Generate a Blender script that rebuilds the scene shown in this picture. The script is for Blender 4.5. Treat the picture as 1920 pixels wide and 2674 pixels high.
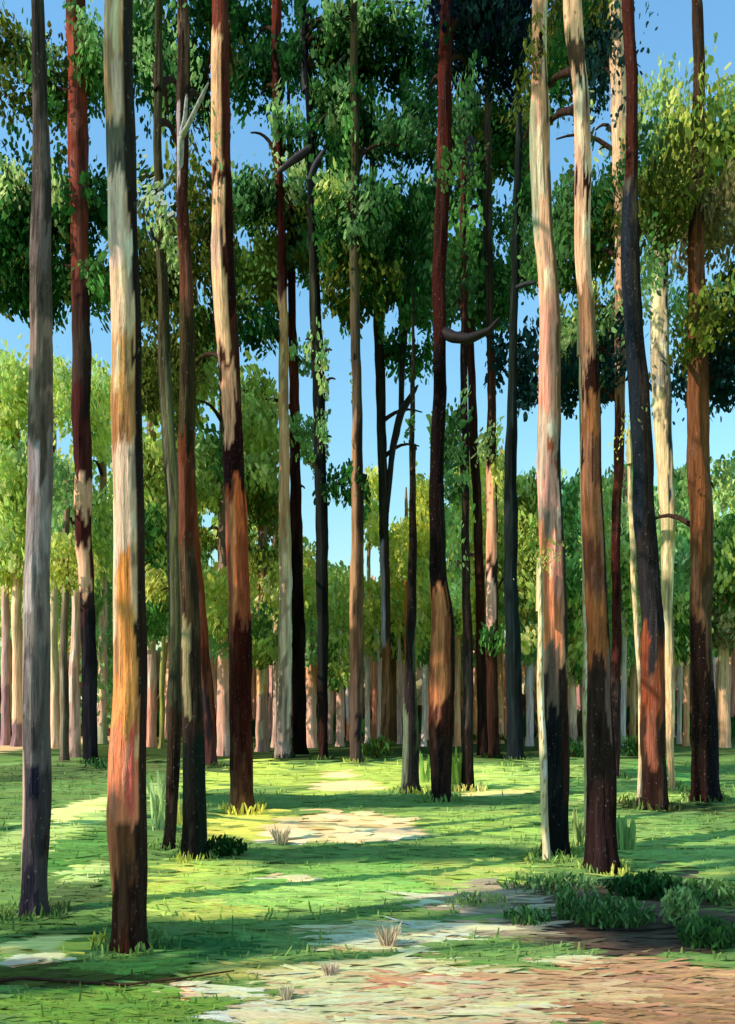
import bpy, math
import numpy as np
R = math.radians
rng = np.random.default_rng(7)
for o in list(bpy.data.objects): bpy.data.objects.remove(o)
sc = bpy.context.scene
COL = sc.collection

# ------------------------------------------------------------------ camera
F = 2000.0; HOR = 1845.0; CX = 960.0; EYE = 1.6           # focal length / horizon, in photograph pixels
cam = bpy.data.cameras.new('camera'); camo = bpy.data.objects.new('camera', cam); COL.objects.link(camo)
camo.location = (0, 0, EYE); camo.rotation_euler = (R(90), 0, 0)
cam.sensor_fit = 'HORIZONTAL'; cam.sensor_width = 36; cam.lens = 36*F/1920
cam.shift_y = (HOR-1337)/1920; cam.clip_start = 0.05; cam.clip_end = 2000
sc.camera = camo
# ------------------------------------------------------------------ light
SUN = np.array([-0.74, -0.37, 0.55]); SUN /= np.linalg.norm(SUN)
w = bpy.data.worlds.new('World'); sc.world = w; w.use_nodes = True
nt = w.node_tree; bg = nt.nodes['Background']
sky = nt.nodes.new('ShaderNodeTexSky'); sky.sky_type = 'NISHITA'; sky.sun_disc = False
sky.sun_elevation = math.asin(SUN[2]); sky.sun_rotation = math.atan2(SUN[0], SUN[1]) % (2*math.pi)
sky.air_density = 2.5; sky.dust_density = 0.1; sky.ozone_density = 10.0
tint = nt.nodes.new('ShaderNodeVectorMath'); tint.operation = 'MULTIPLY'; tint.inputs[1].default_value = (.84, .98, .98)
nt.links.new(sky.outputs[0], tint.inputs[0]); nt.links.new(tint.outputs[0], bg.inputs[0]); bg.inputs[1].default_value = 0.15
sl = bpy.data.lights.new('sun', 'SUN'); sl.energy = 3.15; sl.angle = R(0.6); sl.color = (1.0, 0.90, 0.77)
so = bpy.data.objects.new('sun', sl); COL.objects.link(so); so.location = (-20, -8, 14)
import mathutils
so.rotation_euler = mathutils.Vector(tuple(SUN)).to_track_quat('Z', 'Y').to_euler()
sc.view_settings.view_transform = 'Standard'; sc.view_settings.look = 'None'
sc.view_settings.gamma = 1; sc.view_settings.exposure = 0.78
sc.cycles.max_bounces = 6; sc.cycles.transparent_max_bounces = 4

# ------------------------------------------------------------------ helpers
def C(h, k=1.0):
    v = np.array([int(h[i:i+2], 16)/255 for i in (0, 2, 4)])
    v = np.where(v <= .04045, v/12.92, ((v+.055)/1.055)**2.4)*k
    v = v*min(1, .74/v.max()); return np.clip(v, 0.002, 0.86)
def W(x, y, d): return np.array([(x-CX)*d/F, d, EYE-(y-HOR)*d/F])
def hdepth(y): return EYE*F/(y-HOR)
def new_obj(name, me, parent=None, mat=None):
    o = bpy.data.objects.new(name, me); COL.objects.link(o)
    if parent: o.parent = parent
    if mat: me.materials.append(mat)
    return o
def tag(o, label=None, cat=None, group=None, kind=None):
    if label: o['label'] = label
    if cat: o['category'] = cat
    if group: o['group'] = group
    if kind: o['kind'] = kind
    return o
def empty(name, loc):
    o = bpy.data.objects.new(name, None); COL.objects.link(o); o.location = tuple(loc); o.empty_display_size = .2
    return o
def mesh_np(name, V, Fc, col=None, uv=None, smooth=True):
    """V (n,3) ; Fc (m,4) quads ; col (n,3) per vertex ; uv (n,2) per vertex"""
    me = bpy.data.meshes.new(name); V = np.asarray(V, np.float32); Fc = np.asarray(Fc, np.int32)
    me.vertices.add(len(V)); me.vertices.foreach_set('co', V.ravel())
    me.loops.add(Fc.size); me.loops.foreach_set('vertex_index', Fc.ravel())
    me.polygons.add(len(Fc)); me.polygons.foreach_set('loop_start', np.arange(0, Fc.size, 4, dtype=np.int32))
    me.polygons.foreach_set('loop_total', np.full(len(Fc), 4, np.int32))
    me.polygons.foreach_set('use_smooth', np.full(len(Fc), smooth, bool))
    me.update(calc_edges=True)
    if col is not None:
        a = me.color_attributes.new('tone', 'FLOAT_COLOR', 'POINT')
        a.data.foreach_set('color', np.concatenate([col, np.ones((len(V), 1))], 1).astype(np.float32).ravel())
    if uv is not None:
        u = me.uv_layers.new(name='stroke'); u.data.foreach_set('uv', np.asarray(uv, np.float32)[Fc.ravel()].ravel())
    return me
def vnoise(p, seed=0):
    """cheap smooth value noise for (n,3) points"""
    p = np.asarray(p, float); i = np.floor(p).astype(np.int64); f = p-i; f = f*f*(3-2*f); r = 0
    for dx in (0, 1):
        for dy in (0, 1):
            for dz in (0, 1):
                h = (i[:, 0]+dx)*73856093 ^ (i[:, 1]+dy)*19349663 ^ (i[:, 2]+dz)*83492791 ^ (seed*2654435 + 17)
                h = (h ^ (h >> 13))*1274126177 & 0x7fffffff; h = (h ^ (h >> 11)) & 0xffff
                r = r+h/65535*np.where(dx, f[:, 0], 1-f[:, 0])*np.where(dy, f[:, 1], 1-f[:, 1])*np.where(dz, f[:, 2], 1-f[:, 2])
    return r

# ------------------------------------------------------------------ materials
def base_mat(name, rough=.7, spec=.25):
    m = bpy.data.materials.new(name); m.use_nodes = True; n = m.node_tree
    b = n.nodes['Principled BSDF']; b.inputs['Roughness'].default_value = rough
    b.inputs['Specular IOR Level'].default_value = spec
    return m, n, b
def N(n, t, **k):
    x = n.nodes.new(t)
    for a, v in k.items(): setattr(x, a, v)
    return x
def stroke_mat(name, uv, scale, bump, dist, transl=0, lo=.52, hi=1.45, rough=.6, spec=.3, fleck=0):
    """colour attribute, broken by bristle streaks that run along the stroke"""
    m, n, b = base_mat(name, rough, spec); L = n.links.new
    at = N(n, 'ShaderNodeVertexColor', layer_name='tone')
    tc = N(n, 'ShaderNodeTexCoord'); mp = N(n, 'ShaderNodeMapping')
    L(tc.outputs['UV' if uv else 'Object'], mp.inputs['Vector']); mp.inputs['Scale'].default_value = scale
    nz = N(n, 'ShaderNodeTexNoise'); nz.inputs['Scale'].default_value = 1; nz.inputs['Detail'].default_value = 4
    nz.inputs['Roughness'].default_value = .65; L(mp.outputs[0], nz.inputs['Vector'])
    mr = N(n, 'ShaderNodeMapRange'); L(nz.outputs['Fac'], mr.inputs['Value'])
    mr.inputs['From Min'].default_value = .3; mr.inputs['From Max'].default_value = .7
    mr.inputs['To Min'].default_value = lo; mr.inputs['To Max'].default_value = hi
    vm = N(n, 'ShaderNodeVectorMath', operation='SCALE'); L(at.outputs['Color'], vm.inputs[0]); L(mr.outputs[0], vm.inputs['Scale'])
    out = vm.outputs[0]
    if fleck:
        f = N(n, 'ShaderNodeTexNoise'); f.inputs['Scale'].default_value = 1; f.inputs['Detail'].default_value = 2
        mp2 = N(n, 'ShaderNodeMapping'); L(tc.outputs['Object'], mp2.inputs['Vector']); mp2.inputs['Scale'].default_value = (fleck, fleck, fleck*.6)
        L(mp2.outputs[0], f.inputs['Vector'])
        r = N(n, 'ShaderNodeMapRange'); L(f.outputs['Fac'], r.inputs['Value']); r.inputs['From Min'].default_value = .66; r.inputs['From Max'].default_value = .72
        r.inputs['To Max'].default_value = .22
        mx = N(n, 'ShaderNodeMix', data_type='RGBA'); L(r.outputs[0], mx.inputs[0]); L(out, mx.inputs[6]); mx.inputs[7].default_value = (.42, .38, .34, 1)
        out = mx.outputs[2]
    L(out, b.inputs['Base Color'])
    bp = N(n, 'ShaderNodeBump'); bp.inputs['Strength'].default_value = bump; bp.inputs['Distance'].default_value = dist
    L(nz.outputs['Fac'], bp.inputs['Height']); L(bp.outputs[0], b.inputs['Normal'])
    if transl:
        t = N(n, 'ShaderNodeBsdfTranslucent'); L(out, t.inputs['Color']); mxs = N(n, 'ShaderNodeMixShader'); mxs.inputs[0].default_value = transl
        L(b.outputs[0], mxs.inputs[1]); L(t.outputs[0], mxs.inputs[2]); L(mxs.outputs[0], n.nodes['Material Output'].inputs['Surface'])
    return m
M_BARK = stroke_mat('bark', False, (30, 30, 2.4), 1.0, .035, rough=.9, spec=.06, fleck=45)
M_BARKFAR = stroke_mat('distant_bark', False, (12, 12, .7), .8, .05, rough=.9, spec=.04)
M_LEAF = stroke_mat('foliage', True, (7, 1.1, 1), .7, .03, transl=.45, rough=.85, spec=.06)
M_GRASS = stroke_mat('grass', True, (5, 1.0, 1), .5, .01, transl=.25, rough=.85, spec=.06)
M_DEAD = stroke_mat('dead_wood', False, (30, 30, 6), .7, .01, rough=.7, spec=.2)
M_GROUND = stroke_mat('earth_and_turf', False, (3.0, 22, 22), .8, .03, rough=.95, spec=.04, lo=.75, hi=1.22)
M_PAINTY = stroke_mat('dry_stroke', True, (8, 1.0, 1), .9, .015, rough=.85, spec=.1, lo=.8, hi=1.15)

# ------------------------------------------------------------------ dabs: ragged, domed leaf sprays
def dabs(P, Lv, Wv, Nv, col, nu=5, nv=5, rag=.22, dome=.25, var=.05):
    n = len(P); u = np.linspace(-1, 1, nu); v = np.linspace(-1, 1, nv)
    U, Vv = np.meshgrid(u, v, indexing='ij')                    # (nu,nv)
    halfw = np.sqrt(np.clip(1-np.abs(Vv)**4*.5, 0, 1))         # narrower at both ends
    e1 = rng.uniform(-rag, rag, (n, nu)); e2 = rng.uniform(-rag, rag, (n, nu))
    edge = 1-.14*np.abs(u)**2.2
    T = Vv[None]*edge[None, :, None]*(1+np.where(Vv[None] > 0, e1[:, :, None], e2[:, :, None])*np.abs(Vv[None])**2)
    A = U[None]*halfw[None]*(1+rng.normal(0, .05, (n, nu, nv)))
    bend = rng.normal(0, .22, (n, 1, 1))
    Z = dome*(1-A**2)-.15*T**2+rng.normal(0, .03, (n, nu, nv))
    A = A + bend*T**2
    wl = np.linalg.norm(Wv, axis=1)[:, None]
    V = P[:, None, None, :]+T[..., None]*Lv[:, None, None, :]+A[..., None]*Wv[:, None, None, :]+Z[..., None]*(Nv*wl)[:, None, None, :]
    idx = np.arange(nu*nv).reshape(nu, nv)
    q = np.stack([idx[:-1, :-1], idx[1:, :-1], idx[1:, 1:], idx[:-1, 1:]], -1).reshape(-1, 4)
    Fc = (q[None]+(np.arange(n)*nu*nv)[:, None, None]).reshape(-1, 4)
    cc = np.repeat(col[:, None, :], nu*nv, 1)*(1+rng.normal(0, var, (n, nu*nv, 1)))
    uvo = rng.uniform(0, 50, (n, 1, 1, 2))
    uv = np.stack([np.broadcast_to(U[None], A.shape), np.broadcast_to(Vv[None], A.shape)], -1)+uvo
    return V.reshape(-1, 3), Fc, np.clip(cc.reshape(-1, 3), .001, .9), uv.reshape(-1, 2)
def frames(n, tilt=.35, lean=.5, yaw=1.1, a1=0, a2=0, a3=0):
    """long axis near vertical, face turned any which way"""
    L_ = np.stack([rng.normal(0, tilt, n)+a1, rng.normal(0, tilt, n)+a2, np.ones(n)], 1); L_ /= np.linalg.norm(L_, axis=1)[:, None]
    a = rng.normal(0, yaw, n)+a3
    Nn = np.stack([np.sin(a), -np.cos(a), rng.normal(.25, lean, n)], 1)
    Wd = np.cross(L_, Nn); Wd /= np.linalg.norm(Wd, axis=1)[:, None]; Nn = np.cross(Wd, L_)
    return L_, Wd, Nn
def merge(parts):
    V = []; Fq = []; c = []; uv = []; k = 0
    for p in parts:
        V.append(p[0]); Fq.append(p[1]+k); c.append(p[2]); uv.append(p[3]); k += len(p[0])
    return np.concatenate(V), np.concatenate(Fq), np.concatenate(c), np.concatenate(uv)

# foliage colours
LK = 1.45
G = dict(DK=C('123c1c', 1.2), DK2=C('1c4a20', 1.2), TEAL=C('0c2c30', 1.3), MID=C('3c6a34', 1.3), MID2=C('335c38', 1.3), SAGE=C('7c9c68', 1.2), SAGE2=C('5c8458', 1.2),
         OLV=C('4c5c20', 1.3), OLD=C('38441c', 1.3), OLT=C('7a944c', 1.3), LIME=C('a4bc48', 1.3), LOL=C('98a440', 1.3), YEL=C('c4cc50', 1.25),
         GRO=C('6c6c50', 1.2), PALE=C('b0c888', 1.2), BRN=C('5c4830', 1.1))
HOLES = [(0,165,68,230),(350,0,460,80),(495,55,545,125),(0,0,80,112),(115,0,172,135),(228,0,284,118),(0,290,78,440),(118,310,180,480),(228,280,286,480),
 (350,275,398,480),(425,275,455,540),(485,275,547,500),(140,612,180,700),(235,585,286,690),(350,585,395,660),(635,0,710,40),(600,92,715,155),(608,242,706,460),
 (612,580,662,665),(675,565,728,620),(715,12,770,102),(795,10,842,98),(1086,50,1142,130),(735,217,800,300),(797,182,848,238),(850,205,898,235),(935,195,1040,268),
 (985,268,1050,325),(1066,192,1138,260),(835,350,878,378),(722,402,800,468),(822,432,862,474),(920,388,1126,505),(1166,172,1208,290),(1245,205,1380,275),
 (1180,400,1202,470),(1286,445,1350,538),(1220,505,1258,618),(1166,572,1190,650),(1286,622,1330,700),(1435,212,1494,498),(1538,245,1600,480),(1655,0,1905,228),(1005,665,1045,700),
 (1830,0,1905,300),(1842,632,1905,745),(1778,660,1800,740),(0,815,75,928),(140,785,190,935),(232,808,286,940),(366,820,422,918),(440,812,476,885),(496,702,552,818),(36,1112,75,1192),
 (142,1128,183,1204),(247,1202,288,1300),(172,1292,198,1400),(366,1088,425,1162),(516,1032,565,1162),(521,1328,560,1392),(536,1424,592,1488),(626,902,726,1006),(666,1378,720,1430),(660,1395,720,1440),
 (757,716,806,906),(770,960,812,1100),(775,1200,815,1400),(836,802,884,858),(1006,772,1040,893),(1066,848,1110,918),(860,865,912,1225),(860,1300,912,1480),(930,805,988,1245),(1000,975,1040,1150),
 (1025,1140,1070,1370),(1082,1035,1124,1270),(952,1420,990,1520),(1190,817,1215,945),(1240,892,1270,1125),(1156,1000,1190,1080),(1296,1012,1325,1185),(1342,742,1400,868),
 (1352,1055,1400,1245),(1442,748,1510,828),(1442,1052,1508,1245),(1562,702,1612,788),(1570,1052,1604,1235),(1757,1050,1790,1225),(1846,1052,1905,1198),(1866,1302,1905,1350),(1622,1300,1652,1395)]
HA = np.array(HOLES, float)
def in_hole(x, y, pad=4):
    h = np.zeros(len(x), bool)
    for a in HA:
        cx, cy, rx, ry = (a[0]+a[2])/2, (a[1]+a[3])/2, (a[2]-a[0])/2+pad, (a[3]-a[1])/2+pad
        h |= (np.abs((x-cx)/rx)**5+np.abs((y-cy)/ry)**5) < 1+.5*(vnoise(np.stack([x/14, y/14, x*0], 1), 4)-.5)
    return h
def soft(v, a): return v*(1-a)+v.mean(-1, keepdims=True)*a
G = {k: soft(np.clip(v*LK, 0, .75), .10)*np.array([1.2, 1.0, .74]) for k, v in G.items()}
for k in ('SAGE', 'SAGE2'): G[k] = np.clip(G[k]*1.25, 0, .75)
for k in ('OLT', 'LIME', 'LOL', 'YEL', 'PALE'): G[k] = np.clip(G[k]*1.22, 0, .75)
def mass(x0, y0, x1, y1, col, d, cover=2.5, size=1.0, thick=.9, var=.34, hole=True, tilt=.42, mix=None):
    """sprays filling a rounded mass of foliage at distance d"""
    size *= .43; wpx, lpx = 10*size, 27*size; cover = cover*3.7
    area = (x1-x0)*(y1-y0); n = max(6, int(area*cover/(wpx*lpx*2.4)))
    nc = max(2, n//26); cxs = rng.uniform(x0, x1, nc); cys = rng.uniform(y0, y1, nc)
    k = rng.integers(0, nc, n)
    x = cxs[k]+rng.normal(0, 13, n); y = cys[k]+rng.normal(0, 17, n)
    mx, my, rx, ry = (x0+x1)/2, (y0+y1)/2, (x1-x0)/2+12, (y1-y0)/2+11
    keep = (np.abs((x-mx)/rx)**3.5+np.abs((y-my)/ry)**3.5) < 1
    if hole: keep &= ~in_hole(x, y, 4) 
    x, y, k = x[keep], y[keep], k[keep]; n = len(x)
    if n == 0: return None
    dd = d+rng.normal(0, thick*.5, nc)[k]+rng.normal(0, thick*.3, n)
    dd = np.maximum(dd, d*.7)
    P = np.stack([(x-CX)*d/F, dd, EYE-(y-HOR)*d/F], 1)
    s = np.exp(rng.normal(0, .28, n))
    a1, a2, a3 = rng.normal(0, tilt, nc)[k], rng.normal(0, tilt, nc)[k], rng.normal(0, .9, nc)[k]
    L_, Wd, Nn = frames(n, .13, .4, .45, a1, a2, a3)
    L_ = L_*(lpx*.62*s*d/F)[:, None]; Wd = Wd*(wpx*.72*s*d/F*rng.uniform(.8, 1.25, n))[:, None]
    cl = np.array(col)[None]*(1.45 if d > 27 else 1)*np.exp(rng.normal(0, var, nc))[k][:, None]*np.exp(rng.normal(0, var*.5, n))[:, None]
    if mix is not None:
        m = (rng.random(nc) < .35)[k]; cl[m] = np.array(mix)[None]*np.exp(rng.normal(0, .15, m.sum()))[:, None]
    cl = cl*(1+rng.normal(0, .06, (n, 3)))
    return dabs(P, L_, Wd, Nn, cl, 3, 4)
def blob3(c, r, col, n, size, var=.3, tilt=.5):
    n = int(n*2.2); size = size*.68
    """sprays in a 3-D ellipsoid (for crowns above the frame, shrubs)"""
    q = rng.normal(0, 1, (n, 3)); q /= np.linalg.norm(q, axis=1)[:, None]; q *= (rng.random(n)**.4)[:, None]
    P = np.array(c)+q*np.array(r); L_, Wd, Nn = frames(n, tilt, yaw=2.5); s = size*np.exp(rng.normal(0, .25, n))
    return dabs(P, L_*s[:, None], Wd*(s*.30)[:, None], Nn, np.array(col)*np.exp(rng.normal(0, var, n))[:, None])

# ------------------------------------------------------------------ trunks
def tube(path, rad, seg=10, colf=None, rough=.0, seed=0):
    path = np.array(path, float); n = len(path); t = np.gradient(path, axis=0); t /= np.linalg.norm(t, axis=1)[:, None]
    ref = np.where(np.abs(t[:, 2:3]) > .8, np.array([[0, -1., 0]]), np.array([[0, 0, 1.]]))
    s = np.cross(t, ref); s /= np.linalg.norm(s, axis=1)[:, None]; b = np.cross(s, t)
    a = np.linspace(0, 2*np.pi, seg+1); rad = np.array(rad)[:, None]*np.ones((1, seg+1))
    if rough: rad = rad*(1+rough*(vnoise(np.stack([np.cos(a)[None]*2+np.zeros((n, 1)), np.sin(a)[None]*2+np.zeros((n, 1)), path[:, 2:3]*3+np.zeros((1, seg+1))], -1).reshape(-1, 3), seed).reshape(n, -1)-.5)*2)
    rad[:, -1] = rad[:, 0]
    V = path[:, None]+rad[..., None]*(np.cos(a)[None, :, None]*b[:, None]+np.sin(a)[None, :, None]*s[:, None])
    idx = np.arange(n*(seg+1)).reshape(n, seg+1)
    Fc = np.stack([idx[:-1, :-1], idx[:-1, 1:], idx[1:, 1:], idx[1:, :-1]], -1).reshape(-1, 4)
    V = V.reshape(-1, 3); c = np.tile(np.array(colf), (len(V), 1)); uv = np.zeros((len(V), 2))
    return V, Fc, c, uv
def trunk_mesh(pts, d, stops, patches, base, top_z, seg, dz, seed, right=None):
    """pts: (x, y, width) in photo pixels down the stem ; stops: bark colour by height ; patches: bark plates, moss, painted sun dapples and shaded sides"""
    pts = sorted(pts, key=lambda p: -p[1]); ys = np.array([p[1] for p in pts], float)
    zz = EYE-(ys-HOR)*d/F; X = (np.array([p[0] for p in pts])-CX)*d/F; Rr = np.array([p[2] for p in pts])*d/F/2*.88
    ztop = max(top_z, zz[-1]); z = np.arange(-.12, ztop, dz); n = len(z)
    x = np.interp(z, zz, X); r = np.interp(z, zz, Rr)
    k = np.ones(7)/7; 
    pad = lambda q: np.convolve(np.pad(q, 3, 'edge'), k, 'valid')
    x = pad(x); r = pad(r)
    above = z > zz[-1]; sl_ = (X[-1]-X[-2])/(zz[-1]-zz[-2]+1e-6) if len(zz) > 1 else 0
    x[above] += sl_*.5*(z[above]-zz[-1]); r[above] = Rr[-1]*np.clip(1-(z[above]-zz[-1])/(ztop-zz[-1]+.3), .1, 1)**.7
    flare = .42*np.exp(-np.clip(z, 0, 9)/(.08+.55*Rr[0]))
    x = x+(.006*np.sin(z*1.7+seed*1.7)+.0035*np.sin(z*5.3+seed))*min(1.6, .5+d/14)
    yw = .03*np.sin(z*.9+seed)+.02*np.sin(z*2.3+seed*2)
    a = np.linspace(0, 2*np.pi, seg+1); A, Z = np.meshgrid(a, z)
    q = np.stack([np.cos(A)*2.2+seed*3.1, np.sin(A)*2.2, Z*1.1], -1).reshape(-1, 3)
    n1 = vnoise(q, seed).reshape(A.shape)-.5; n2 = vnoise(q*np.array([2.5, 2.5, 3.5]), seed+1).reshape(A.shape)-.5
    ridg = vnoise(np.stack([np.cos(A)*7, np.sin(A)*7, Z*1.5], -1).reshape(-1, 3), seed+2).reshape(A.shape)-.5
    u = np.sin(A)
    ypx = HOR-(Z-EYE)*F/d
    sy = np.array([s[0] for s in stops], float); sc_ = np.array([s[1] for s in stops])
    yj = ypx+(n1*70+n2*50)*min(1., 12/d+.4)
    # step-like bands of bark, soft over a few px
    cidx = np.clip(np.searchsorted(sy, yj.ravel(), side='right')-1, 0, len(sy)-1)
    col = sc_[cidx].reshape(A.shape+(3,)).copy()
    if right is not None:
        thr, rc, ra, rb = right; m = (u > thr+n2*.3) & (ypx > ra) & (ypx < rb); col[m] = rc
    raised = np.zeros(A.shape)
    auto = []
    pr = np.random.default_rng(seed+100)
    if d < 30:
        for _ in range(44):
            ya = pr.uniform(-20, ys[0]); hh = pr.uniform(30, 190); ua = pr.uniform(-1.1, .8); ww = pr.uniform(.25, .8)
            bc = sc_[np.clip(np.searchsorted(sy, ya, side='right')-1, 0, len(sy)-1)]; f = pr.choice([.55, .72, 1.3, 1.6]); g_ = bc.mean()
            auto.append((ya, ya+hh, ua, ua+ww, np.clip((bc*.75+g_*.25*np.array([1.1, 1, .92]))*f, 0, .7)))
    for (y0, y1, u0, u1, pc) in auto+list(patches):  # listed patches also carry sun dapples and shaded sides painted into the bark
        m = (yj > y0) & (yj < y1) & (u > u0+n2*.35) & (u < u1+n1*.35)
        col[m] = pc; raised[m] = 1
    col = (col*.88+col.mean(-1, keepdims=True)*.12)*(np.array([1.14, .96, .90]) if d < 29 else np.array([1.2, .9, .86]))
    col *= (1+ridg*.5)[..., None]*(1+n1*.25)[..., None]
    rr = r[:, None]*(1+n1*.15+n2*.07+ridg*.12+flare[:, None]*(.6+.5*np.cos(A*5+seed)+n2))+raised*min(.012, r.mean()*.07)
    rr[:, -1] = rr[:, 0]; col[:, -1] = col[:, 0]
    V = np.stack([x[:, None]+rr*np.sin(A), d+yw[:, None]-rr*np.cos(A), Z], -1)
    idx = np.arange(n*(seg+1)).reshape(n, seg+1)
    Fc = np.stack([idx[:-1, :-1], idx[:-1, 1:], idx[1:, 1:], idx[1:, :-1]], -1).reshape(-1, 4)
    V = V.reshape(-1, 3)-np.array(base)
    return (V, Fc, np.clip(col.reshape(-1, 3), .002, .86), np.zeros((len(V), 2))), (lambda h: np.array([np.interp(h, z, x), d, h]))

TREES = {}
def tree(key, name, label, cat, pts, stops, patches=(), d=None, top=None, masses=(), branches=(), group=None, seg=22, right=None, mat=None, limbcol=None, highcrown=0):
    base_y = max(p[1] for p in pts); d = d or hdepth(base_y)
    bx = [p[0] for p in pts if p[1] == base_y][0]; base = np.array([(bx-CX)*d/F, d, 0.0])
    zt = EYE+HOR*d/F; top = top or zt+2.5
    if highcrown: top = max(top, zt+3+.65*int(7*highcrown))
    dz = .05 if d < 9 else (.09 if d < 17 else .16)
    seed = len(TREES)+3
    deep = lambda v: v*np.clip(v.mean()/.065, .6, 1)
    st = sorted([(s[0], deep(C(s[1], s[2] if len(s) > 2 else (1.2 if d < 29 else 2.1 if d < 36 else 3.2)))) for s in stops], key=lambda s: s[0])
    pc = [(p[0], p[1], p[2], p[3], deep(C(p[4], p[5] if len(p) > 5 else 1.25))) for p in patches]
    rt = None if right is None else (right[0], C(right[1], 1.2), right[2], right[3])
    tm, at = trunk_mesh(pts, d, st, pc, base, top, seg, dz, seed, rt)
    root = empty(name, base); tag(root, label, cat, group)
    parts = [tm]; fol = []
    lc = C(limbcol or '3c2a22')
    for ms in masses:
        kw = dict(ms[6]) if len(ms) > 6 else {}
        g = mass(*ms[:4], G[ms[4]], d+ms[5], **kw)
        if g is None: continue
        fol.append((g[0]-base, g[1], g[2], g[3]))
        c = W((ms[0]+ms[2])/2, (ms[1]+ms[3])/2, d); c[1] += ms[5]
        s0 = at(max(1, min(c[2]-.5, top-.3)));
        if np.linalg.norm(c-s0) > .5:
            t = np.linspace(0, 1, 7)[:, None]; pth = s0+(c-s0)*t+np.array([0, 0, 1])*(.25*np.sin(t*3.14))
            parts.append(tube(pth-base, np.linspace(.05, .015, 7)*(.6+d/25), 6, lc))
    if highcrown:
        lowest = max(0, zt+2.6-(top-.4-int(7*highcrown-1)*.65))
        for i in range(int(7*highcrown)):
            h = top-.4-i*.65+lowest; c0 = at(min(h, top-.4))-base; c0[2] = h; rr = (.7+.28*i)*rng.uniform(.7, 1.2); an = rng.uniform(0, 6.28)
            c = c0+np.array([math.cos(an)*rr, math.sin(an)*rr, .1])
            fol.append(blob3(c, (.8, .8, .45), G[('DK2', 'MID', 'OLV')[i % 3]], 170, .1))
            parts.append(tube([c0-np.array([0, 0, .3]), c0*.5+c*.5, c], [.04, .03, .012], 6, lc))
    V, Fq, c, uv = merge(parts)
    me = mesh_np('trunk', V, Fq, c, uv); o = new_obj('trunk', me, root, mat or (M_BARK if d < 17 else M_BARKFAR))
    if fol:
        V, Fq, c, uv = merge(fol); new_obj('crown', mesh_np('crown', V, Fq, c, uv), root, M_LEAF)
    for b in branches:                                            # dead limbs: list of (x, y, width px), colour, depth offset
        pp, bc, do = b; P = np.array([W(q[0], q[1], d+do*j/(len(pp)-1.0)) for j, q in enumerate(pp)])-base
        t0 = np.arange(len(pp)); t1 = np.linspace(0, len(pp)-1, 4*len(pp)); P = np.stack([np.interp(t1, t0, P[:, i]) for i in range(3)], 1)
        rad = np.interp(t1, t0, [q[2]*d/F/2 for q in pp]); rad[-1] *= .4
        V, Fq, c, uv = tube(P, rad, 8, C(bc, 1.2), .15, seed)
        new_obj('branch', mesh_np('branch', V, Fq, c, uv), root, M_DEAD)
    TREES[key] = root
    return root
#@@PART2
# ------------------------------------------------------------------ ground
def gpt(x, y): d = hdepth(y); return (x-CX)*d/F, d
GP = [  # worn and grassy patches, some darks painted as shade, each an ellipse on the ground: photo x, y, rx, ry, colour
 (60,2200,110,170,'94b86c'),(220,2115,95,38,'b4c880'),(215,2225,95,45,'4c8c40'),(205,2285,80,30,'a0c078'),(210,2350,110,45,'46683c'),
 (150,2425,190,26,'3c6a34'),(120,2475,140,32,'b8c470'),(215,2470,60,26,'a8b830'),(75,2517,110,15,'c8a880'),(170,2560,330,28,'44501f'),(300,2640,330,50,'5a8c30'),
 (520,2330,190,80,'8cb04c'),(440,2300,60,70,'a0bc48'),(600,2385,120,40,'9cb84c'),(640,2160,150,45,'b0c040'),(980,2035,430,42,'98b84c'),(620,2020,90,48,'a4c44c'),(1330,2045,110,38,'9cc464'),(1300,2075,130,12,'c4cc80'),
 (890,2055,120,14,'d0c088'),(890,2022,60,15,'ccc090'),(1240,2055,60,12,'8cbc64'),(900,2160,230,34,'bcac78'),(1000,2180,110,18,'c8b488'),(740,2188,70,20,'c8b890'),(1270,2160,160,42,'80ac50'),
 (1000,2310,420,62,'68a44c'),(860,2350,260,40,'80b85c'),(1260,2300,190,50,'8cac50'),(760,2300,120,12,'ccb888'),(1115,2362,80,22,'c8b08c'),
 (1000,2440,210,26,'bca878'),(1000,2472,160,30,'d0b48c'),(1160,2440,110,26,'ccb890'),(560,2480,170,34,'2c6434'),(380,2530,200,22,'5c8c38'),(640,2540,190,26,'8c9c48'),  # the deep green ellipse is a painted tree shadow
 (1560,2390,360,100,'6c5a42'),(1700,2450,230,50,'5c4a38'),(1290,2380,110,70,'84806a'),(1000,2650,420,70,'e0c090'),(1100,2560,420,50,'c8ac78'),(1330,2570,260,40,'d4a884'),(1350,2640,230,50,'dcae86'),  # the darker brown ellipse is shade painted on the earth
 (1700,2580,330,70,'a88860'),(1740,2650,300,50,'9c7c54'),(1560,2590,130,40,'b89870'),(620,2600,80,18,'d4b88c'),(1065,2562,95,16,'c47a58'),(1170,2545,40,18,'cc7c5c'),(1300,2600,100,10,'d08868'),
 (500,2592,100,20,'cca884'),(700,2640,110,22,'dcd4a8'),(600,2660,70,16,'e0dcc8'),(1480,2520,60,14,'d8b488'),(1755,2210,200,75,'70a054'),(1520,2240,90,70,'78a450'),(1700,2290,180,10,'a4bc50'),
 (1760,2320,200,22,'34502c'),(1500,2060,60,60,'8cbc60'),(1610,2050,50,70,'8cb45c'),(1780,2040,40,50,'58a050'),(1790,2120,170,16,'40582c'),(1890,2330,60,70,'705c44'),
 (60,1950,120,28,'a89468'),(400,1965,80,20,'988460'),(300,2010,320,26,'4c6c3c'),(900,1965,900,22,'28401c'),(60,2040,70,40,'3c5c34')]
GPW = []
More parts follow.
